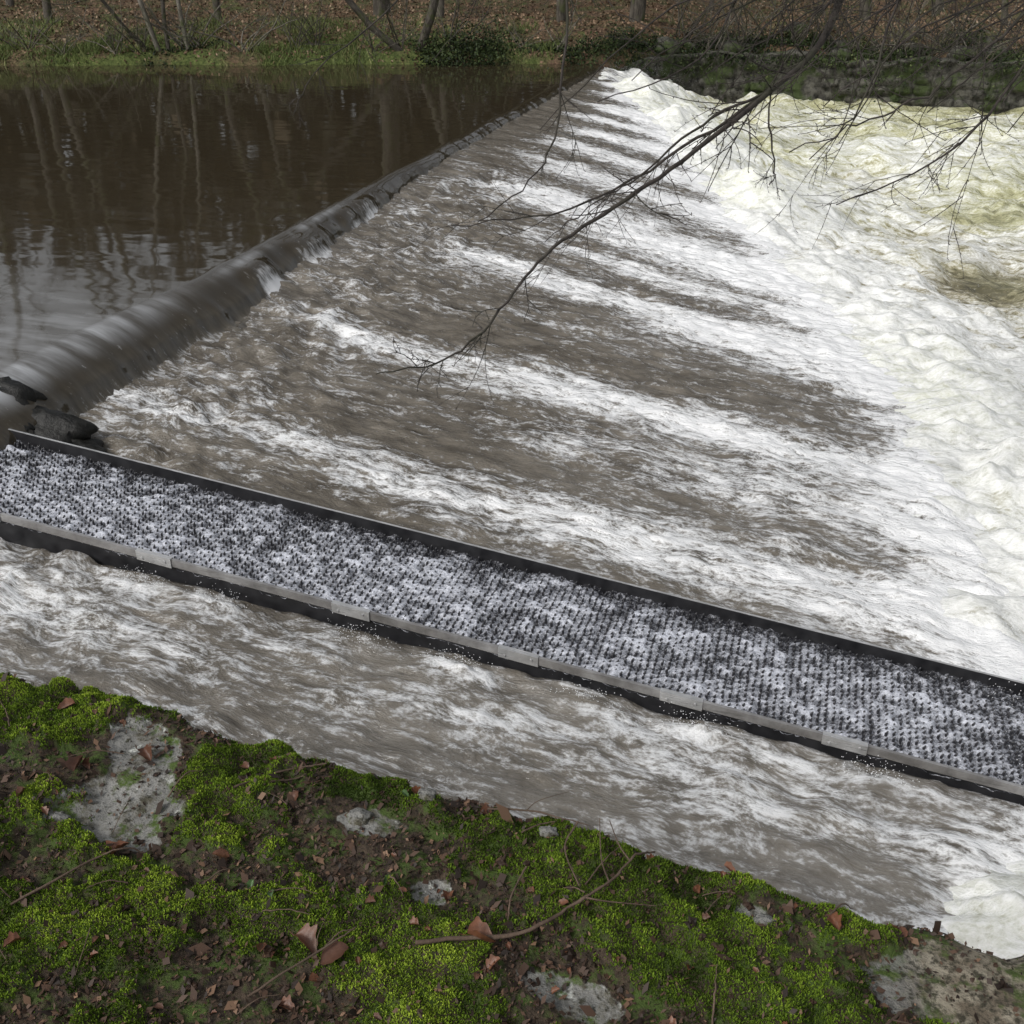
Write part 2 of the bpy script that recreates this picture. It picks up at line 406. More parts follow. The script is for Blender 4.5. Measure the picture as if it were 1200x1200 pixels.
Z+=.20*(1-ss(0,.5,Y-21.5-.5*a1))*ss(5,7,X)*ss(14,19,Y)
inl=ss(YN-.12,YN+.02,Y)*(1-ss(YF,YF+.15,Y))*(X<7.52)
Z=np.where(inl>0,np.minimum(Z,rt(X)-.22+.3*(1-inl)),Z)
foam=.60+1.5*(rel-.06)+.48*(1-ss(.5,2.8,U))-.42*ss(.8,3.2,U)*ss(-.4,.5,a1*1.5+.3*a3)-.18*far*ss(1,4,U)
foam-=1.35*hol
foam-=.35*np.exp(-(((X-8.6)/1.2)**2+((Y-13)/1.2)**2))
foam-=.60*np.exp(-((Y-21.2-.4*a2)/.5)**2)*ss(5.0,7,X)
foam-=.50*np.exp(-((Y-24.5)/.7)**2)*ss(4,6,X)
foam-=.40*nrs*ss(.1,.6,U)*ss(-.3,.3,a3)
green=np.clip(.15+.9*a1+.75*far*ss(.8,3,U),0,1)
V,F=grid(X,Y,Z)
obj('river_water',mesh_np('river_water',V,F,RIVER,{'foam':foam,'green':green}),'structure')

V,F=grid(*[q for q in (lambda A,B:(A,B,A*0-2.4))(*np.meshgrid(np.array([-200.,200.]),np.array([-200.,200.]),indexing='ij'))])
obj('ground',mesh_np('ground',V,F,WROCK),'structure')

# spray droplets
n=18000
dy=rng.uniform(-4,22,n);dy=np.where(rng.random(n)<.6,rng.uniform(-3.8,8,n),dy)
dy+=.25*np.sin(dy*9)
du=np.abs(rng.normal(.6,.8,n))
dx=toe0(dy)+du-.3
dz=zs(toe0(dy),dy)-.01+np.abs(rng.normal(0,.09,n))*(.5+.9*np.clip(vn(dy*2.5,dx*2.5,9),0,1))
k=1600
j=rng.choice(len(JX),k);jx=np.array([q[0] for q in JX])[j]
dx[:k]=jx+.08+rng.normal(0,.10,k);dy[:k]=-1.37+rng.normal(0,.03,k);dz[:k]=zs(dx[:k])+np.abs(rng.normal(.04,.04,k))
r=rng.uniform(.0012,.0042,n)
base=np.array([(1,0,0),(-1,0,0),(0,1,0),(0,-1,0),(0,0,1),(0,0,-1)],float)
bf=np.array([(0,2,4),(2,1,4),(1,3,4),(3,0,4),(2,0,5),(1,2,5),(3,1,5),(0,3,5)])
V=(np.stack([dx,dy,dz],-1)[:,None,:]+base[None]*r[:,None,None]).reshape(-1,3)
F=(bf[None]+(np.arange(n)*6)[:,None,None]).reshape(-1,3)
obj('water_spray',mesh_np('water_spray',V,F,DROP),'stuff')

# ---------------------------------------------------------------- fish ladder
lad=obj('fish_ladder',None,label='long narrow steel fish pass full of froth on the weir slope',cat='fish ladder')
lad.location=(0,0,0);X0,X1=-.5,7.5
a=Acc();box(a,X0,X1,YF-.006,YF+.006,rt,lambda x:rt(x)-.34)
obj('side_plate',a.mesh('far_plate',STEELK,False),parent=lad)
a=Acc();box(a,X0,X1,YF-.009,YF+.005,lambda x:rt(x)+.005,lambda x:rt(x)+.0015)
obj('rim',a.mesh('far_rim',STEEL,False),parent=lad)
a=Acc();box(a,X0,X1,YN-.005,YN+.006,rt,lambda x:rt(x)-.052)
box(a,X0,X1,YN+.006,YN+.018,lambda x:rt(x)-.002,lambda x:rt(x)-.006)
obj('side_plate',a.mesh('near_plate',STEELD,False),parent=lad)
a=Acc();box(a,X0,X1,YN+.012,YN+.03,lambda x:rt(x)-.054,lambda x:rt(x)-.36)
obj('base',a.mesh('ladder_base',STEELK,False),parent=lad)
for x in (2.02,3.33,4.37,5.32,6.22,.8):
    a=Acc();box(a,x-.12,x+.12,YN-.013,YN-.0065,lambda x:rt(x)+.005,lambda x:rt(x)-.060)
    box(a,x-.12,x+.12,YN-.0055,YN+.020,lambda x:rt(x)+.005,lambda x:rt(x)+.001)
    for bx in (-.08,.08):
        an=np.arange(8)*math.pi/4
        P=[(x+bx+.010*math.cos(q),YN-.0135,rt(x)-.030+.010*math.sin(q)) for q in an]+[(x+bx+.007*math.cos(q),YN-.020,rt(x)-.030+.007*math.sin(q)) for q in an]
        a.add(P,[(i,(i+1)%8,8+(i+1)%8,8+i) for i in range(8)]+[(8,9,10,11),(8,11,12,15),(12,13,14,15)])
    obj('joint_plate',a.mesh('joint_plate',STEEL,False),parent=lad)
# studs
sx,sy=.048,.043
P=[]
for i,x in enumerate(np.arange(X0+.05,X1-.03,sx*.866)):
    for y in np.arange(YN+.04+(i%2)*sy/2,YF-.02,sy): P.append((x,y))
P=np.array(P)+rng.normal(0,.0028,(len(P),2));n=len(P);k=6;an=np.arange(k)*2*math.pi/k
top=rt(P[:,0])-.049+rng.normal(0,.005,n)
rings=[(.0085,-.10),(.008,-.015),(.0045,0.0)]
V=[]
for rr,dz_ in rings:
    V.append(np.stack([P[:,0][:,None]+rr*np.cos(an)[None]+(.006 if dz_==0 else 0),P[:,1][:,None]+rr*np.sin(an)[None],np.repeat((top+dz_)[:,None],k,1)],-1))
V=np.concatenate(V,1).reshape(-1,3)
f=[]
for rr in range(2):
    for j in range(k): f.append((rr*k+j,rr*k+(j+1)%k,(rr+1)*k+(j+1)%k,(rr+1)*k+j))
f.append((12,13,14,15));f.append((12,15,16,17))
F=(np.array(f)[None]+(np.arange(n)*3*k)[:,None,None]).reshape(-1,4)
so_=obj('stud_mat',mesh_np('studs',V,F,STUD),parent=lad);so_['kind']='stuff'
# froth in ladder
xs=np.arange(X0,X1,.0115);yy=np.linspace(YN+.008,YF-.006,84)
X,Y=np.meshgrid(xs,yy,indexing='ij')
nb=fbm(X*13,Y*17,90,4,.65);nl=fbm(X*1.8,Y*2.8,95,3)
edge=np.exp(-(YF-Y)/.11)
foam=.60+.60*nb+.10*nl-.62*edge-.20*ss(6.9,7.2,X)
Z=rt(X)-.069+.028*nb+.008*np.clip(nl,-.5,1)+.014*fbm(X*34,Y*34,97,3,.6)-.012*edge
V,F=grid(X,Y,Z)
obj('channel_water',mesh_np('channel_water',V,F,LADW,{'foam':foam}),'structure')

def rock(name,loc,sz,mat,label,seed,cat='rock'):
    u=np.linspace(0,2*math.pi,29)[:-1];v=np.linspace(0,math.pi,15)
    Uu,Vv=np.meshgrid(u,v,indexing='ij')
    x=np.cos(Uu)*np.sin(Vv);y=np.sin(Uu)*np.sin(Vv);z=np.cos(Vv)
    r=1+.34*fbm(x*1.6+seed,y*1.6+z*1.3,seed,4)+.16*fbm(x*5+z,y*5,seed+3,3)
    Vt=np.stack([x*r*sz[0],y*r*sz[1],z*r*sz[2]],-1).reshape(-1,3)
    i=np.arange(28*15).reshape(28,15);j=np.roll(i,-1,0)
    F=np.stack([i[:,:-1],i[:,1:],j[:,1:],j[:,:-1]],-1).reshape(-1,4)
    return obj(name,mesh_np(name,Vt,F,mat),label=label,cat=cat,loc=loc)
rock('rock',(.26,.03,-.36),(.40,.19,.17),WROCK,'black wet rock beside the top of the fish pass',3)
rock('rock',(-.12,.06,-.17),(.38,.19,.17),WROCK,'dark wet rock under the glassy weir crest',9)
rock('rock',(.62,-.02,-.46),(.18,.14,.10),WROCK,'small wet rock splashed by the weir water',5)
rock('rock',(.10,-.12,-.31),(.22,.12,.11),WROCK,'dark wet rock wedged against the fish pass',14)

# ---------------------------------------------------------------- near bank
def yedge(x): return -4.10-.10*ss(3.7,5,x)-.06*ss(5,6.1,x)+.045*fbm(x*2.2,x*0,101,3)+.022*fbm(x*11,x*0,104,3)
STN=[(4.33,-4.43,.12,.14,1.0),(4.40,-4.53,.07,.05,.8),(4.26,-4.28,.09,.05,.8),(4.84,-4.36,.13,.045,1.1),(5.49,-4.66,.16,.05,1.),(5.76,-4.36,.06,.03,1.),(5.1,-4.5,.06,.05,.7),
     (6.26,-4.41,.22,.16,1.3),(6.6,-4.7,.3,.3,1),(4.1,-4.9,.15,.1,1)]
MOS=[(4.54,-4.36,.15,.10,1.2),(3.86,-4.25,.18,.09,1.2),(5.40,-4.36,.22,.13,1.2),(5.14,-4.68,.17,.11,1.1),(5.78,-4.56,.17,.10,1.1),(4.0,-4.75,.3,.12,.9),
     (5.6,-4.5,.12,.12,.9),(4.5,-4.85,.2,.1,.9),(4.85,-4.25,.1,.04,.6),(6.0,-4.34,.07,.04,.7),(4.70,-4.68,.12,.06,.9)]
LIT=[(4.15,-4.42,.11,.07,.9),(3.95,-4.46,.14,.06,.8),(4.95,-4.42,.20,.06,1.),(4.58,-4.58,.16,.05,.9),(5.2,-4.48,.06,.08,.8),(5.95,-4.42,.08,.05,.6),(6.0,-4.6,.06,.1,.7),(4.95,-4.82,.12,.06,.7),(4.3,-4.70,.12,.05,.6)]
def gs(L,x,y):
    s=0
    for a,b,c,d,k in L: s=s+k*np.exp(-((x-a)/c)**2-((y-b)/d)**2)
    return s
def masks(x,y):
    n=fbm(x*5,y*5,110,5,.65)
    st=ss(.38,.72,gs(STN,x,y)+.95*n-.35*gs(MOS,x,y))
    mo=ss(-.17,.16,1.0*fbm(x*6+4,y*6,120,5,.65)+.60*gs(MOS,x,y)-.8*gs(STN,x,y)-.56*gs(LIT,x,y)+.04)
    return st,mo*(1-st)
def bankz(x,y):
    s=yedge(x)-y
    st,mo=masks(x,y)
    z=1.20+.035*fbm(x*1.3,y*1.3,130,3)+.02*fbm(x*6,y*6,132,4)-.01*fbm(x*25,y*25,134,3)*(1-st)
    z=z+mo*(.024+.018*vn(x*11,y*11,136)+.009*vn(x*27,y*27,138))+st*(-.012+.014*fbm(x*8,y*8,137,4))
    z=z-.06*np.exp(-np.clip(s,0,9)/.03)
    return z,st,mo
xs=seg((-60,0,1.5),(0,3.3,.08),(3.3,6.9,.0125),(6.9,12,.1),(12,80,2))
sv=seg((0,1.15,.0125),(1.15,3,.08),(3,60,2.5))
xx,sg=np.meshgrid(xs,sv,indexing='ij')
ye=yedge(xx);YY=ye-sg
Zt,st,mo=bankz(xx,YY)
wd=np.arange(.03,2.9,.04)
xw,dw=np.meshgrid(xs,wd,indexing='ij')
top=Zt[:,:1];zw=top-dw
jo=.05*fbm(xw*2.5,zw*3.5,140,4)+.02*fbm(xw*12,zw*12,142,3)
Yw=yedge(xw)+.02+jo*np.minimum(1,dw*8)
X=np.concatenate([xw[:,::-1],xx],1);Y=np.concatenate([Yw[:,::-1],YY],1);Z=np.concatenate([zw[:,::-1],Zt],1)
S=np.concatenate([np.ones_like(xw)*.9,st],1)
V,F=grid(X,Y,Z)
tan=np.clip(ss(6.0,6.15,X),0,1)
obj('river_bank',mesh_np('river_bank',V,F,BANK,{'stone':S,'tan':tan}),'structure')

# moss tufts
n=660000
x=rng.uniform(3.4,6.6,n);y=rng.uniform(-5.1,-4.02,n)
s=yedge(x)-y;z,st,mo=bankz(x,y)
sprn=.5+.5*vn(x*22,y*22,150)
keep=(s>-.004)&(rng.random(n)<np.clip(mo*1.2*(.58+.62*sprn)+.04*(1-st),0,1))
x,y,z,mo,s=[q[keep] for q in (x,y,z,mo,s)];n=len(x)
hh=rng.uniform(.002,.0052,n)*(.6+.5*mo);ww=rng.uniform(.0009,.0018,n)
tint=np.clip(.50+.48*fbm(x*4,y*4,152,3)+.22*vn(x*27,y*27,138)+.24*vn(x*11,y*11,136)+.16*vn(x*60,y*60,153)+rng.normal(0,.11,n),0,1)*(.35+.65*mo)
th=rng.uniform(0,math.pi*2,n);lean=rng.uniform(0,1.2,n)*hh;ta=rng.uniform(0,math.pi*2,n)
cx,cy=np.cos(th)*ww,np.sin(th)*ww
V=np.stack([np.stack([x-cx,y-cy,z-.002],-1),np.stack([x+cx,y+cy,z-.002],-1),
    np.stack([x+np.cos(ta)*lean+cx*.7,y+np.sin(ta)*lean+cy*.7,z+hh],-1),np.stack([x+np.cos(ta)*lean-cx*.7,y+np.sin(ta)*lean-cy*.7,z+hh],-1)],1).reshape(-1,3)
F=np.arange(len(V)).reshape(-1,4)
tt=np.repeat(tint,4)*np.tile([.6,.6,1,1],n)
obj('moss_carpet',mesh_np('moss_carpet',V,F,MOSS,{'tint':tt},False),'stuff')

def chips(name,x,y,z,size,tint,mat,lift=.004,flat=.6):
    n=len(x);th=rng.uniform(0,6.28,n)
    d1=np.stack([np.cos(th),np.sin(th),rng.normal(0,flat,n)],-1);d2=np.stack([-np.sin(th),np.cos(th),rng.normal(0,flat,n)],-1)
    c=np.stack([x,y,z+lift+np.abs(d1[:,2])*size*.4],-1)
    a=d1*size[:,None];b=d2*(size*rng.uniform(.35,.8,n))[:,None]
    V=np.stack([c-a,c-b*.9-a*.1,c+a,c+b],1).reshape(-1,3)
    return obj(name,mesh_np(name,V,np.arange(4*n).reshape(-1,4),mat,{'tint':np.repeat(tint,4)},False),'stuff')
n=66000
x=rng.uniform(3.3,6.7,n);y=rng.uniform(-5.15,-4.05,n);z,st,mo=bankz(x,y);s=yedge(x)-y
kp=(s>0)&(rng.random(n)<(1-mo*.83)*(1-st*.78)*(.35+.65*ss(-.4,.4,fbm(x*6,y*6,160,3))))
x,y,z=x[kp],y[kp],z[kp];n=len(x)
chips('leaf_litter',x,y,z,rng.gamma(1.6,.0021,n)+.0012,rng.random(n)**1.4,LITTER)

n=1500
x=rng.uniform(3.4,6.5,n);y=rng.uniform(-5.1,-4.1,n);z,st,mo=bankz(x,y);s=yedge(x)-y
kp=(s>.01)&(rng.random(n)<(1-mo*.6)*(1-st*.8));x,y,z=x[kp],y[kp],z[kp];n=len(x)
u=np.linspace(0,2*math.pi,9)[:-1];v=np.linspace(0,math.pi,6);Uu,Vv=np.meshgrid(u,v,indexing='ij')
sp_=np.stack([np.cos(Uu)*np.sin(Vv),np.sin(Uu)*np.sin(Vv),np.cos(Vv)],-1).reshape(-1,3)
i=np.arange(48).reshape(8,6);j=np.roll(i,-1,0);fs=np.stack([i[:,:-1],i[:,1:],j[:,1:],j[:,:-1]],-1).reshape(-1,4)
R_=rng.gamma(2.5,.0016,n)+.0015
V=np.stack([x,y,z+.001],-1)[:,None,:]+sp_[None]*R_[:,None,None]*(1+.45*rng.normal(0,1,(n,48,1)))*np.array([1,1,.7])
F=(fs[None]+(np.arange(n)*48)[:,None,None]).reshape(-1,4)
obj('soil_clods',mesh_np('soil_clods',V.reshape(-1,3),F,LITTER,{'tint':np.repeat(rng.uniform(0,.35,n),48)},False),'stuff')

def leafmesh(seed,L=.06,Wd=.026,lobes=0.25):
    r=random.Random(seed);rows=15;cols=7;V=[]
    c1=r.uniform(-2,2.5);c2=r.uniform(.3,1.4)
    for i in range(rows):
        t=i/(rows-1);wd=Wd*math.sin(math.pi*t**.8)**.8*(1+lobes*math.sin(t*18+seed))+.0004
        for j in range(cols):
            q=(j/(cols-1)-.5)*2
            zz=abs(q)**1.5*wd*c2+ math.sin(t*3+c1)*.010+r.uniform(-.0012,.0012)
            V.append(((t-.5)*L,q*wd+.004*math.sin(t*2.5+c1),zz))
    F=[(i*cols+j,(i+1)*cols+j,(i+1)*cols+j+1,i*cols+j+1) for i in range(rows-1) for j in range(cols-1)]
    b=len(V)
    for t in range(4):
        xx_=-.5*L-t*.006
        V+=[(xx_,-.0008,.004+.001*t),(xx_,.0008,.004+.001*t),(xx_,0,.0055+.001*t)]
    for t in range(3):
        for k in range(3): F.append((b+t*3+k,b+t*3+3+k,b+t*3+3+(k+1)%3,b+t*3+(k+1)%3))
    return mesh_np('fallen_leaf',V,F,LEAF)
LM=[leafmesh(i,.05+.012*(i%3),.016+.006*(i%3),.10+.12*(i%2)) for i in range(6)]
def place_leaf(x,y,sc_,i,me=None,label=None,lift=.008,cat='leaf',grp='fallen leaves on the mossy bank'):
    if y>yedge(np.array([x]))[0]-.03: return
    z,_,_=bankz(np.array([x]),np.array([y]))
    o=obj('fallen_leaf',me or LM[i%6],label=label or 'curled brown dead leaf on the mossy bank',cat=cat,group=grp,
        loc=(x,y,float(z[0])+lift),rot=(random.uniform(-.35,.35),random.uniform(-.35,.35),random.uniform(0,6.28)))
    o.scale=(sc_,)*3
for i,(x,y,s_) in enumerate([(3.97,-4.21,.9),(4.28,-4.31,.7),(5.24,-4.61,.8),(5.28,-4.66,.75),(4.97,-4.72,1.0),(4.90,-4.71,.8),(5.70,-4.28,.6),
     (5.92,-4.36,.6),(4.15,-4.40,.7),(6.05,-4.55,.8),(4.62,-4.55,.6),(4.4,-4.6,.7),(4.82,-4.74,.6)]): place_leaf(x,y,s_,i,lift=.010)
for i in range(130):
    x=random.uniform(3.5,6.1);y=random.uniform(-5.05,-4.18)
    place_leaf(x,y,random.uniform(.20,.48),i,lift=.004)
me=LM[0].copy();me.materials.clear();me.materials.append(GLEAF)
for (x,y) in [(4.72,-4.60),(4.78,-4.62),(5.0,-4.52),(5.78,-4.36),(4.95,-4.28),(5.62,-4.70),(4.1,-4.62)]:
    place_leaf(x,y,random.uniform(.35,.5),0,me,'small fresh green leaf lying on the moss',.008)
def stick(P,r0,r1,label,forks=0):
    pts=[]
    for x,y,h in P:
        z,_,_=bankz(np.array([x]),np.array([y]));pts.append((x,y,float(z[0])+h))
    a=Acc();S=spline(pts,7);S+=rng.normal(0,r0*.25,S.shape)
    tube(a,S,np.linspace(r0,r1,len(S))*(1+.12*rng.normal(0,1,len(S))),7)
    for k in range(forks):
        i=int(len(S)*random.uniform(.3,.8));d=S[min(i+3,len(S)-1)]-S[i];d/=np.linalg.norm(d)+1e-6
        sd_=np.cross(d,(0,0,1))*random.choice([-1,1]);L_=random.uniform(.04,.11)
        Q=[S[i],S[i]+(d*.7+sd_)*L_*.5+np.array([0,0,.006]),S[i]+(d*1.3+sd_*1.3)*L_]
        q=spline(Q,4);tube(a,q,np.linspace(r0*.5,r1*.5,len(q)),5)
    obj('twig',a.mesh('twig',STICK),label=label,cat='twig',group='dead twigs on the bank')
stick([(5.12,-4.66,.02),(5.31,-4.585,.025),(5.40,-4.50,.025),(5.46,-4.42,.03),(5.50,-4.33,.03),(5.53,-4.23,.04)],.0045,.002,'long crooked brown twig lying over the moss',3)
stick([(4.28,-4.80,.01),(4.40,-4.62,.015),(4.46,-4.58,.01)],.003,.0015,'short brown twig lying in leaf litter')
stick([(4.56,-4.38,.02),(4.62,-4.28,.02),(4.72,-4.22,.02)],.003,.002,'dark twig lying by a bare stone')
stick([(5.36,-4.28,.03),(5.35,-4.36,.025),(5.40,-4.44,.02)],.0025,.0015,'thin pale twig on the bank edge')
stick([(5.28,-4.42,.02),(5.27,-4.50,.04),(5.28,-4.56,.02)],.0025,.0015,'pale straight twig standing in moss')
stick([(5.93,-4.72,.02),(6.02,-4.58,.03),(6.07,-4.50,.02)],.0035,.002,'brown twig beside a bare stone',1)
stick([(4.85,-4.85,.02),(4.95,-4.72,.03),(4.99,-4.66,.02)],.0028,.0015,'reddish twig among dead leaves',1)
stick([(5.15,-4.28,.03),(5.25,-4.25,.03),(5.38,-4.26,.02)],.0025,.0012,'thin dead twig along the bank edge',1)
for i in range(38):
    x=random.uniform(3.8,6.0);y=random.uniform(-4.95,-4.3);th=random.uniform(0,6.28);l=random.uniform(.04,.14)
    stick([(x,y,.008),(x+.5*l*math.cos(th),y+.5*l*math.sin(th)+.006,.014),(x+l*math.cos(th),y+l*math.sin(th),.008)],random.uniform(.0012,.0025),.0008,'small dead twig lying on moss')
for i,(x,y,s_) in enumerate([(4.86,-4.35,.030),(5.78,-4.385,.024),(5.30,-4.30,.022),(5.0,-4.27,.022),(4.2,-4.55,.025)]):
    z,_,_=bankz(np.array([x]),np.array([y]))
    me=rock('stone',(x,y,float(z[0])),(s_,s_*.8,s_*.5),BANK,'small grey stone bedded in the moss',20+i,'stone').data
    at=me.attributes.new('stone','FLOAT','POINT');at.data.foreach_set('value',np.ones(len(me.vertices),np.float32))

# ---------------------------------------------------------------- far bank
def fz(x,y):
    d=y-ys(x)
    wallside=ss(.2,1.8,x)
    z1=-.5+.75*ss(-.5,.5,d)+.4*ss(.3,3,d)
    z2=-1.6+(1.60+.24*fbm(x*.7,x*0,207,3))*ss(-.02,.35,d)+.50*ss(.3,3,d)
    z=z1*(1-wallside)+z2*wallside
    z=z+.055*np.clip(d-3,0,200)+.03*np.clip(d-14,0,200)+.18*fbm(x*.4,y*.5,200,4)*ss(0,2,d)+.09*fbm(x*2,y*2,204,3)*ss(0,1,d)
    return np.where(d<-.5,z-.6,z)
xs=seg((-90,-20,2),(-20,18,.16),(18,90,2))
dv=seg((-1.2,4,.08),(4,20,.3),(20,120,3))
xx,dd=np.meshgrid(xs,dv,indexing='ij');YY=ys(xx)+dd;Z=fz(xx,YY)
V,F=grid(xx,YY,Z)
obj('woodland_ground',mesh_np('woodland_ground',V,F,FLOOR,{'edge':np.exp(-((dd-1.0)/1.2)**2)*(xx<1)*(.2+1.0*ss(-.3,.4,fbm(xx*.35,dd*.3,206,2)))}),'structure')

def cloud(name,x,y,z,size,tint,mat):
    n=len(x);A=rng.normal(0,1,(n,3));A/=np.linalg.norm(A,axis=1)[:,None];B=np.cross(A,rng.normal(0,1,(n,3)));B/=np.linalg.norm(B,axis=1)[:,None]+1e-6
    c=np.stack([x,y,z],-1);a=A*size[:,None];b=B*size[:,None]*.55
    V=np.stack([c-a,c-b,c+a,c+b],1).reshape(-1,3)
    return obj(name,mesh_np(name,V,np.arange(4*n).reshape(-1,4),mat,{'tint':np.repeat(tint,4)},False),'stuff')
n=38000
x=rng.uniform(-22,16,n);d=rng.gamma(1.4,4,n)+.1;y=ys(x)+d;z=fz(x,y)+.02
cloud('fallen_leaves',x,y,z,rng.uniform(.025,.065,n),rng.random(n),LITTERF)
n=44000
x=rng.uniform(-22,-1.0,n);d=rng.uniform(.05,3.2,n);g=1.1*fbm(x*.7,d*.8,210,4,.6)+.45*np.exp(-((x+14)/4.0)**2)+.22*np.exp(-((x+7)/1.7)**2)-.5*np.exp(-((x+9.2)/1.)**2)
kp=(g+rng.normal(0,.15,n)-.10*d)>.06
x,d=x[kp],d[kp];n=len(x);y=ys(x)+d;z=fz(x,y)
hh=rng.uniform(.06,.30,n)*(.6+.9*np.clip(fbm(x*1.5,d*2,213,2),-.5,1));th=rng.uniform(0,6.28,n);wv_=rng.uniform(.006,.014,n);ln=rng.uniform(.2,1.2,n)*hh;ta=rng.uniform(0,6.28,n)
cx,cy=np.cos(th)*wv_,np.sin(th)*wv_
V=np.stack([np.stack([x-cx,y-cy,z],-1),np.stack([x+cx,y+cy,z],-1),np.stack([x+np.cos(ta)*ln+cx*.3,y+np.sin(ta)*ln,z+hh],-1),np.stack([x+np.cos(ta)*ln-cx*.3,y+np.sin(ta)*ln,z+hh],-1)],1).reshape(-1,3)
tint=np.repeat(np.clip(.5+.35*fbm(x*1.2,y*1.2,212,3)+rng.normal(0,.22,n),0,1),4)
obj('bank_grass',mesh_np('bank_grass',V,np.arange(4*n).reshape(-1,4),GRASS,{'tint':tint},False),'stuff')
n=62000
x=rng.uniform(-16,16,n);d=rng.normal(.25,.40,n)+np.abs(rng.normal(0,.5,n))*(x>0)
g=fbm(x*.6,d*.8,220,4,.6)+.36*ss(-.5,1,x)-.30*(x<-5)+.38*np.exp(-((x+3.0)/1.3)**2)
kp=(g+rng.normal(0,.12,n))>.16
x,d=x[kp],d[kp];n=len(x);y=ys(x)+d
top=np.maximum(fz(x,y),-.1)
z=top+np.abs(rng.normal(0,.16,n))*(.4+2.2*np.clip(fbm(x*.8,x*0,223,3),0,1))-np.where((d<.1)&(x>0),rng.random(n)**1.8*1.1*(.2+.9*np.clip(.5+fbm(x*1.1,x*0,224,3)*1.4,0,1)),0)
y=np.where((d<.1)&(x>.5),ys(x)-.22-np.abs(rng.normal(0,.10,n)),y)
cloud('ivy',x,y,z,rng.uniform(.025,.055,n),np.clip(rng.random(n)**1.5*.8+.25*fbm(x*1.5,z*2,225,2),0,1),IVY)
for i in range(30):
    x=random.uniform(1.0,14);d=random.uniform(.0,1.6);s_=random.uniform(.15,.45)
    y=float(ys(np.array([x]))[0])+d;z=float(fz(np.array([x]),np.array([y]))[0])
    rock('rock',(x,y,z),(s_,s_*.8,s_*.6),WALL,'mossy boulder on top of the river wall',60+i)['group']='boulders on the far bank'

xs=seg((-.6,34,.05));zv=seg((-1.9,-.12,.05))
X,Z=np.meshgrid(xs,zv,indexing='ij')
Zw=Z+ss(-.7,-.12,Z)*.26*fbm(X*.9,X*0,236,4)
row=np.floor(Z/.24+fbm(X*.8,Z*0,230,2)*.5);cx=X/.46+row*.37+.5*vn(row*3.1,row*0,231)
fx=np.abs(cx-np.floor(cx)-.5)*2;fz_=np.abs((Z/.24+fbm(X*.8,Z*0,230,2)*.5)%1-.5)*2
blk=(1-ss(.78,1,fx))*(1-ss(.70,1,fz_))
Y=ys(X)-.10-.16*blk*(.6+.7*vn(np.floor(cx)*5.3,row*7.7,233))-.14*fbm(X*1.3,Z*2,234,4)
X2=np.concatenate([X,X[:,-1:]],1);Y2=np.concatenate([Y,Y[:,-1:]+.6],1);Z2=np.concatenate([Zw,Zw[:,-1:]+.02],1)
V,F=grid(X2,Y2,Z2)
obj('stone_wall',mesh_np('stone_wall',V,F,WALL),label='dark ivy-covered stone wall along the river',cat='wall')

# ---------------------------------------------------------------- trees
def grow(acc,acc2,p,d,L,r,lvl,maxl,rnd,droop=0.,n0=9):
    n=7 if lvl==0 else 5
    pts=[np.array(p,float)];dd=np.array(d,float)
    for i in range(n):
        dd=dd+rnd.normal(0,.10+.05*lvl,3)+np.array([0,0,(.04 if lvl else .02)-droop]);dd/=np.linalg.norm(dd)
        pts.append(pts[-1]+dd*L/n)
    rr=np.linspace(r,r*(.45 if lvl==0 else .3),n+1)
    tube(acc if lvl<1 else acc2,pts,rr,8 if lvl==0 else (5 if lvl==1 else 3))
    if lvl<maxl:
        nc={0:n0,1:6,2:4}[lvl]
        for k in range(nc):
            t=rnd.uniform(.3 if lvl==0 else .2,1);i=min(int(t*n),n-1);q=pts[i]+(pts[i+1]-pts[i])*(t*n-i)
            ang=rnd.uniform(0,6.28);side=np.array([math.cos(ang),math.sin(ang),rnd.uniform(.1,.9)])
            nd=dd*.45+side;nd/=np.linalg.norm(nd)
            grow(acc,acc2,q,nd,L*rnd.uniform(.3,.5)*(1.1-.4*t),r*(1-.6*t)*.5,lvl+1,maxl,rnd,droop)
VAR=[]
for i in range(5):
    rnd=np.random.default_rng(50+i);a,b_=Acc(),Acc()
    H=[11,13,9,12,10][i];r=[.15,.19,.08,.23,.11][i]
    lean=[(.05,.0,1),(-.1,.05,1),(.25,-.1,1),(0,0,1),(-.15,.1,1)][i]
    grow(a,b_,(0,0,-.3),np.array(lean)/np.linalg.norm(lean),H,r,0,3,rnd)
    VAR.append((a.mesh('trunk',BARKP if i==2 else BARK),b_.mesh('crown',BARK)))
def tree(x,y,v,sc_=1,rot=0,tilt=(0,0),label='bare winter tree on the leafy far bank'):
    z=float(fz(np.array([x]),np.array([y]))[0])
    t=obj('tree',None,label=label,cat='tree',group='bare trees on the far bank',loc=(x,y,z),rot=(tilt[0],tilt[1],rot))
    t.scale=(sc_,)*3
    obj('trunk',VAR[v][0],parent=t);obj('crown',VAR[v][1],parent=t)
tree(-10.4,18.5,2,.8,0,(.05,-.35),'pale slender leaning tree at the water edge')
tree(-10.2,18.7,4,.5,2,(.05,.2),'slender tree growing in a clump by the pond')
tree(-9.7,18.8,2,.7,4,(0,-.1),'pale slender tree growing in a clump by the pond')
tree(-10.7,18.6,4,.45,1,(.1,-.6),'slender tree growing in a clump by the pond')
tree(-4.7,20.3,4,.8,1,(-.2,-.65),'dark tree leaning out over the pond')
tree(-4.3,20.4,1,.6,3,(-.1,-.3),'dark tree rising from ivy at the pond edge')
rr=random.Random(11)
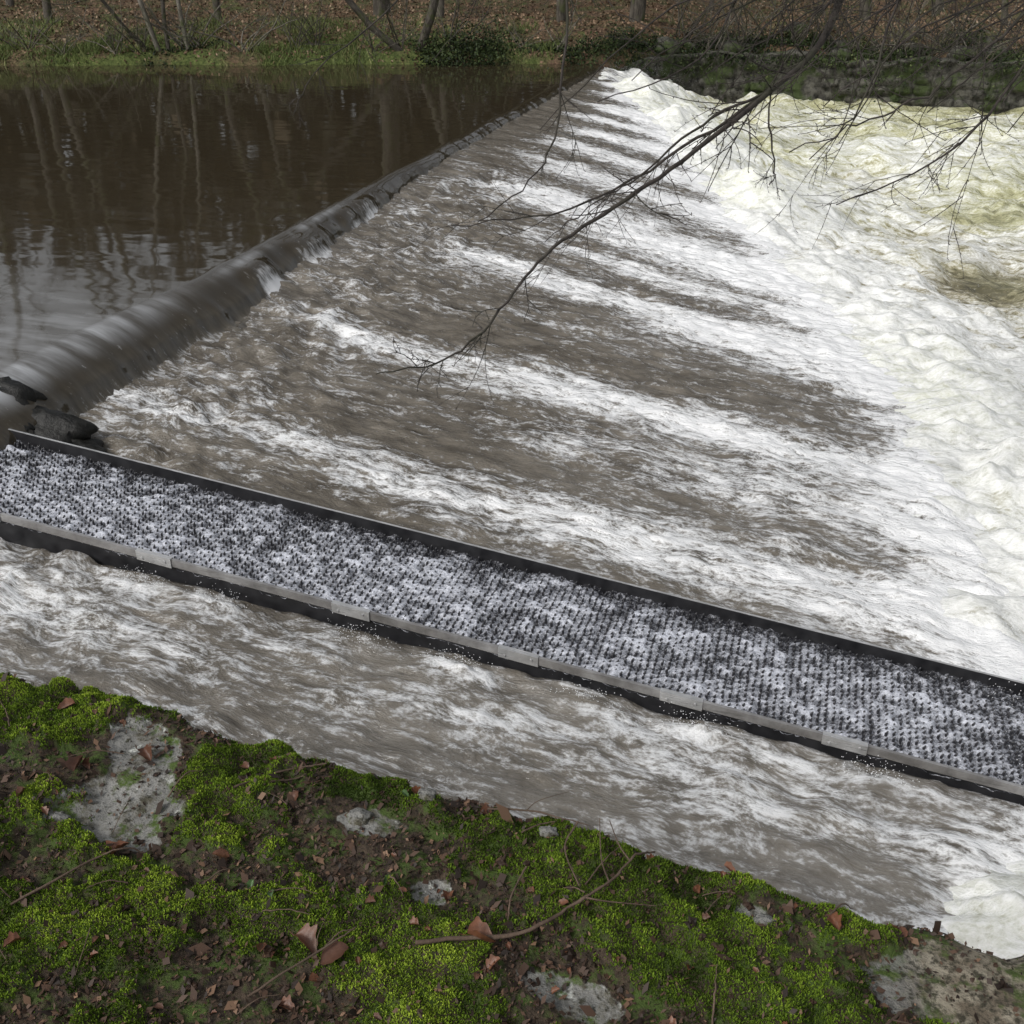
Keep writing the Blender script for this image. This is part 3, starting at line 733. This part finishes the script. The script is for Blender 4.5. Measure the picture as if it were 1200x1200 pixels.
for i in range(28):
    x=-26+i*1.75+rr.uniform(-.8,.8);d=rr.uniform(3,15) if i%3 else rr.uniform(1.5,4)
    if 3<x and d<3: d=4
    tree(x,float(ys(np.array([x]))[0])+d,rr.randrange(5),rr.uniform(.65,1.05),rr.uniform(0,6.28),(rr.uniform(-.1,.1),rr.uniform(-.1,.1)))
SHR=[]
for i in range(3):
    rnd=np.random.default_rng(90+i);a,b_=Acc(),Acc()
    for k in range(7):
        an=rnd.uniform(0,6.28);dv_=np.array([math.cos(an)*rnd.uniform(.3,1.1),math.sin(an)*rnd.uniform(.3,1.),1]);dv_/=np.linalg.norm(dv_)
        grow(a,b_,(rnd.normal(0,.08),rnd.normal(0,.08),-.1),dv_,rnd.uniform(1.2,2.6),.022,0,2,rnd,.04,7)
    SHR.append((a.mesh('stem',BARKP if i==0 else BARK),b_.mesh('crown',BARKP if i==1 else BARK)))
def shrub(x,y,v,s_):
    z=float(fz(np.array([x]),np.array([y]))[0])
    t=obj('shrub',None,label='tangled leafless shrub at the water edge',cat='shrub',group='shrubs along the far bank',loc=(x,y,z),rot=(rr.uniform(-.25,.1),rr.uniform(-.4,.4),rr.uniform(0,6.28)))
    t.scale=(s_,)*3
    obj('stem',SHR[v][0],parent=t);obj('crown',SHR[v][1],parent=t)
for x in (-13.6,-12.3,-11.5,-10.9,-10.1,-9.4,-8.2,-7.4,-6.6,-5.2,-4.8,-4.3,-3.4,-2.2,-1.0):
    shrub(x+rr.uniform(-.3,.3),float(ys(np.array([x]))[0])+rr.uniform(.3,1.2),rr.randrange(3),rr.uniform(.45,1.0))
for x in (1.2,2.0,2.8,3.7,4.6,5.2,5.8,6.9,7.7,8.3,8.8,9.9,10.8,11.8,13):
    shrub(x+rr.uniform(-.3,.3),25.0+rr.uniform(.1,1.3),rr.randrange(3),rr.uniform(.6,1.2))
n=46000
x=rng.uniform(-75,60,n);d=rng.uniform(17,45,n);y=ys(x)+d
hmax=8.6+3.5*fbm(x*.08,d*.1,240,3);z=fz(x,y)+rng.random(n)**.9*hmax
cloud('woodland',x,y,z,rng.uniform(.25,.7,n),rng.random(n),WOOD)

# ---------------------------------------------------------------- overhanging tree
oh=obj('tree',None,label='bare tree reaching twiggy branches over the weir',cat='tree')
oh.location=(0,0,0)
at,ab=Acc(),Acc()
S=spline([(12.4,-5.6,.9),(12.3,-5.5,2.5),(12.0,-5.0,4.2),(11.5,-4.3,5.6),(11.0,-3.6,7.5),(10.6,-3,10)],6)
tube(at,S,np.linspace(.22,.08,len(S)),12)
rt_=np.random.default_rng(5)
def limb(P,r0,r1,tw=0,per=6,jit=.006,tl=(.12,.4),mx=1,sp=.65):
    S=spline(P,per);S=S+rt_.normal(0,jit,S.shape)*np.linspace(0,1,len(S))[:,None]**.3
    R=np.linspace(r0**.7,r1**.7,len(S))**(1/.7)
    tube(ab,S,R,6 if r0>.01 else 4)
    for k in range(tw):
        i=int(rt_.uniform(.08,.9)*(len(S)-1));d=S[i+1]-S[i];d/=np.linalg.norm(d)
        sd_=rt_.normal(0,1,3);sd_-=sd_.dot(d)*d;sd_/=np.linalg.norm(sd_)
        twig(S[i],d*1.0+sd_*sp,rt_.uniform(*tl)*(1.1-.5*i/len(S)),min(max(R[i]*.42,.0026),.0050),0,mx)
def twig(p,d,L,r,lv,mx=2):
    n=8;pts=[np.array(p)];d=np.array(d)/np.linalg.norm(d)
    zig=rt_.normal(0,.09,3);cv=rt_.normal(0,.05,3)
    for i in range(n):
        zig=-zig*.8+rt_.normal(0,.05,3)
        d=d+zig*.7+cv+np.array([0,0,-.01]);d/=np.linalg.norm(d);pts.append(pts[-1]+d*L/n)
    tube(ab,pts,np.linspace(r,r*.5,n+1),4)
    for q in pts[2::2]:
        e=rt_.normal(0,1,3);e/=np.linalg.norm(e)
        tube(ab,[q,q+e*.007+d*.003,q+e*.014+d*.008],[r*.6,r*.9,r*.15],4)
    if lv<mx:
        for k in range([3,2][lv]):
            i=rt_.integers(1,n);e=rt_.normal(0,1,3);e-=e.dot(d)*d;e/=np.linalg.norm(e)
            twig(pts[i],d*.9+e*.65,L*rt_.uniform(.4,.7),r*.78,lv+1,mx)
D=lambda s:[tuple(float(v)/100 for v in q.split(',')) for q in s.split()]
limb([(11.5,-4.3,5.6),(10,-2,6.2),(8,.6,5.3),(6.6,2.1,4.0),(5.95,2.35,3.2)]+D('569,226,275'),.09,.030,0)
limb(D('569,226,275 555,173,232 531,117,210 490,29,181'),.030,.013,13,6,.002,(.35,1.0),1,.8)
limb(D('490,29,181 460,-14,163 436,-53,149 423,-90,133 415,-123,121 396,-146,112 377,-163,113'),.013,.0030,11,6,.006,(.2,.65),1,.8)
limb(D('531,117,210 484,74,180 431,9,155 372,-34,151'),.013,.0030,13,6,.01,(.2,.8),1,.8)
limb([(5.31,1.17,2.10),(4.95,.75,1.95),(4.65,.40,1.70),(4.45,.05,1.60),(4.25,-.35,1.45)],.010,.0030,8,6,.01,(.2,.7),1,.8)
limb([(8,.6,5.3),(6.6,1.4,4.6),(5.2,1.9,4.1),(4.0,1.9,3.8),(2.9,1.8,3.4),(2.0,1.5,3.2)],.05,.012,4,6,.01,(.3,.5))
limb([(4.0,1.9,3.8),(3.95,1.5,3.2)]+D('400,116,272 411,54,202 406,23,172 383,-20,150'),.014,.0032,11,6,.008,(.2,.7),1,.8)
limb(D('531,117,210')+[(5.33,.95,1.92)]+D('540,84,168')+[(5.37,.80,1.60)],.008,.0036,3)
limb([(8,.6,5.3),(7.2,1.0,3.6)]+D('674,114,236 635,73,185 578,42,160'),.018,.0034,17,6,.008,(.3,.95),1,.9)
limb([(7.4,.9,3.9),(6.9,1.2,2.9),(6.55,1.1,2.45),(6.2,.9,2.15),(5.85,.75,1.98),(5.5,.6,1.85)],.013,.0032,14,6,.012,(.25,.9),1,.9)
limb([(6.6,1.4,4.6),(6.2,1.3,3.5)]+D('598,112,270 584,73,211 561,49,181'),.015,.0034,14,6,.008,(.25,.9),1,.9)
limb([(5.2,1.9,4.1),(5.1,1.6,3.3)]+D('504,143,268 485,114,226 428,84,203'),.014,.0032,13,6,.008,(.25,.8),1,.8)
limb([(2.9,1.8,3.4)]+D('286,138,265 241,85,217 232,56,191'),.008,.0024,9)
limb([(3.6,1.8,3.6),(3.4,1.6,3.0),(3.3,1.4,2.5),(3.1,1.1,2.2)],.007,.0022,9)
for q in range(18):
    x=5.2+q*.135+rt_.uniform(-.1,.1);yb=1.4+rt_.uniform(-.3,.7);dr=rt_.uniform(.45,1.35)
    limb([(x+.55,yb+.35,3.7),(x+.3,yb+.2,3.1),(x,yb,2.74),(x-dr*.5,yb-.2,2.48),(x-dr+rt_.uniform(-.15,.15),yb-.45,2.15+rt_.uniform(-.3,.2))],.012,.0032,8,5,.012,(.25,.85),1,.9)
obj('trunk',at.mesh('overhang_trunk',BARK),parent=oh)
obj('branch',ab.mesh('overhang_branches',TWIG),parent=oh)
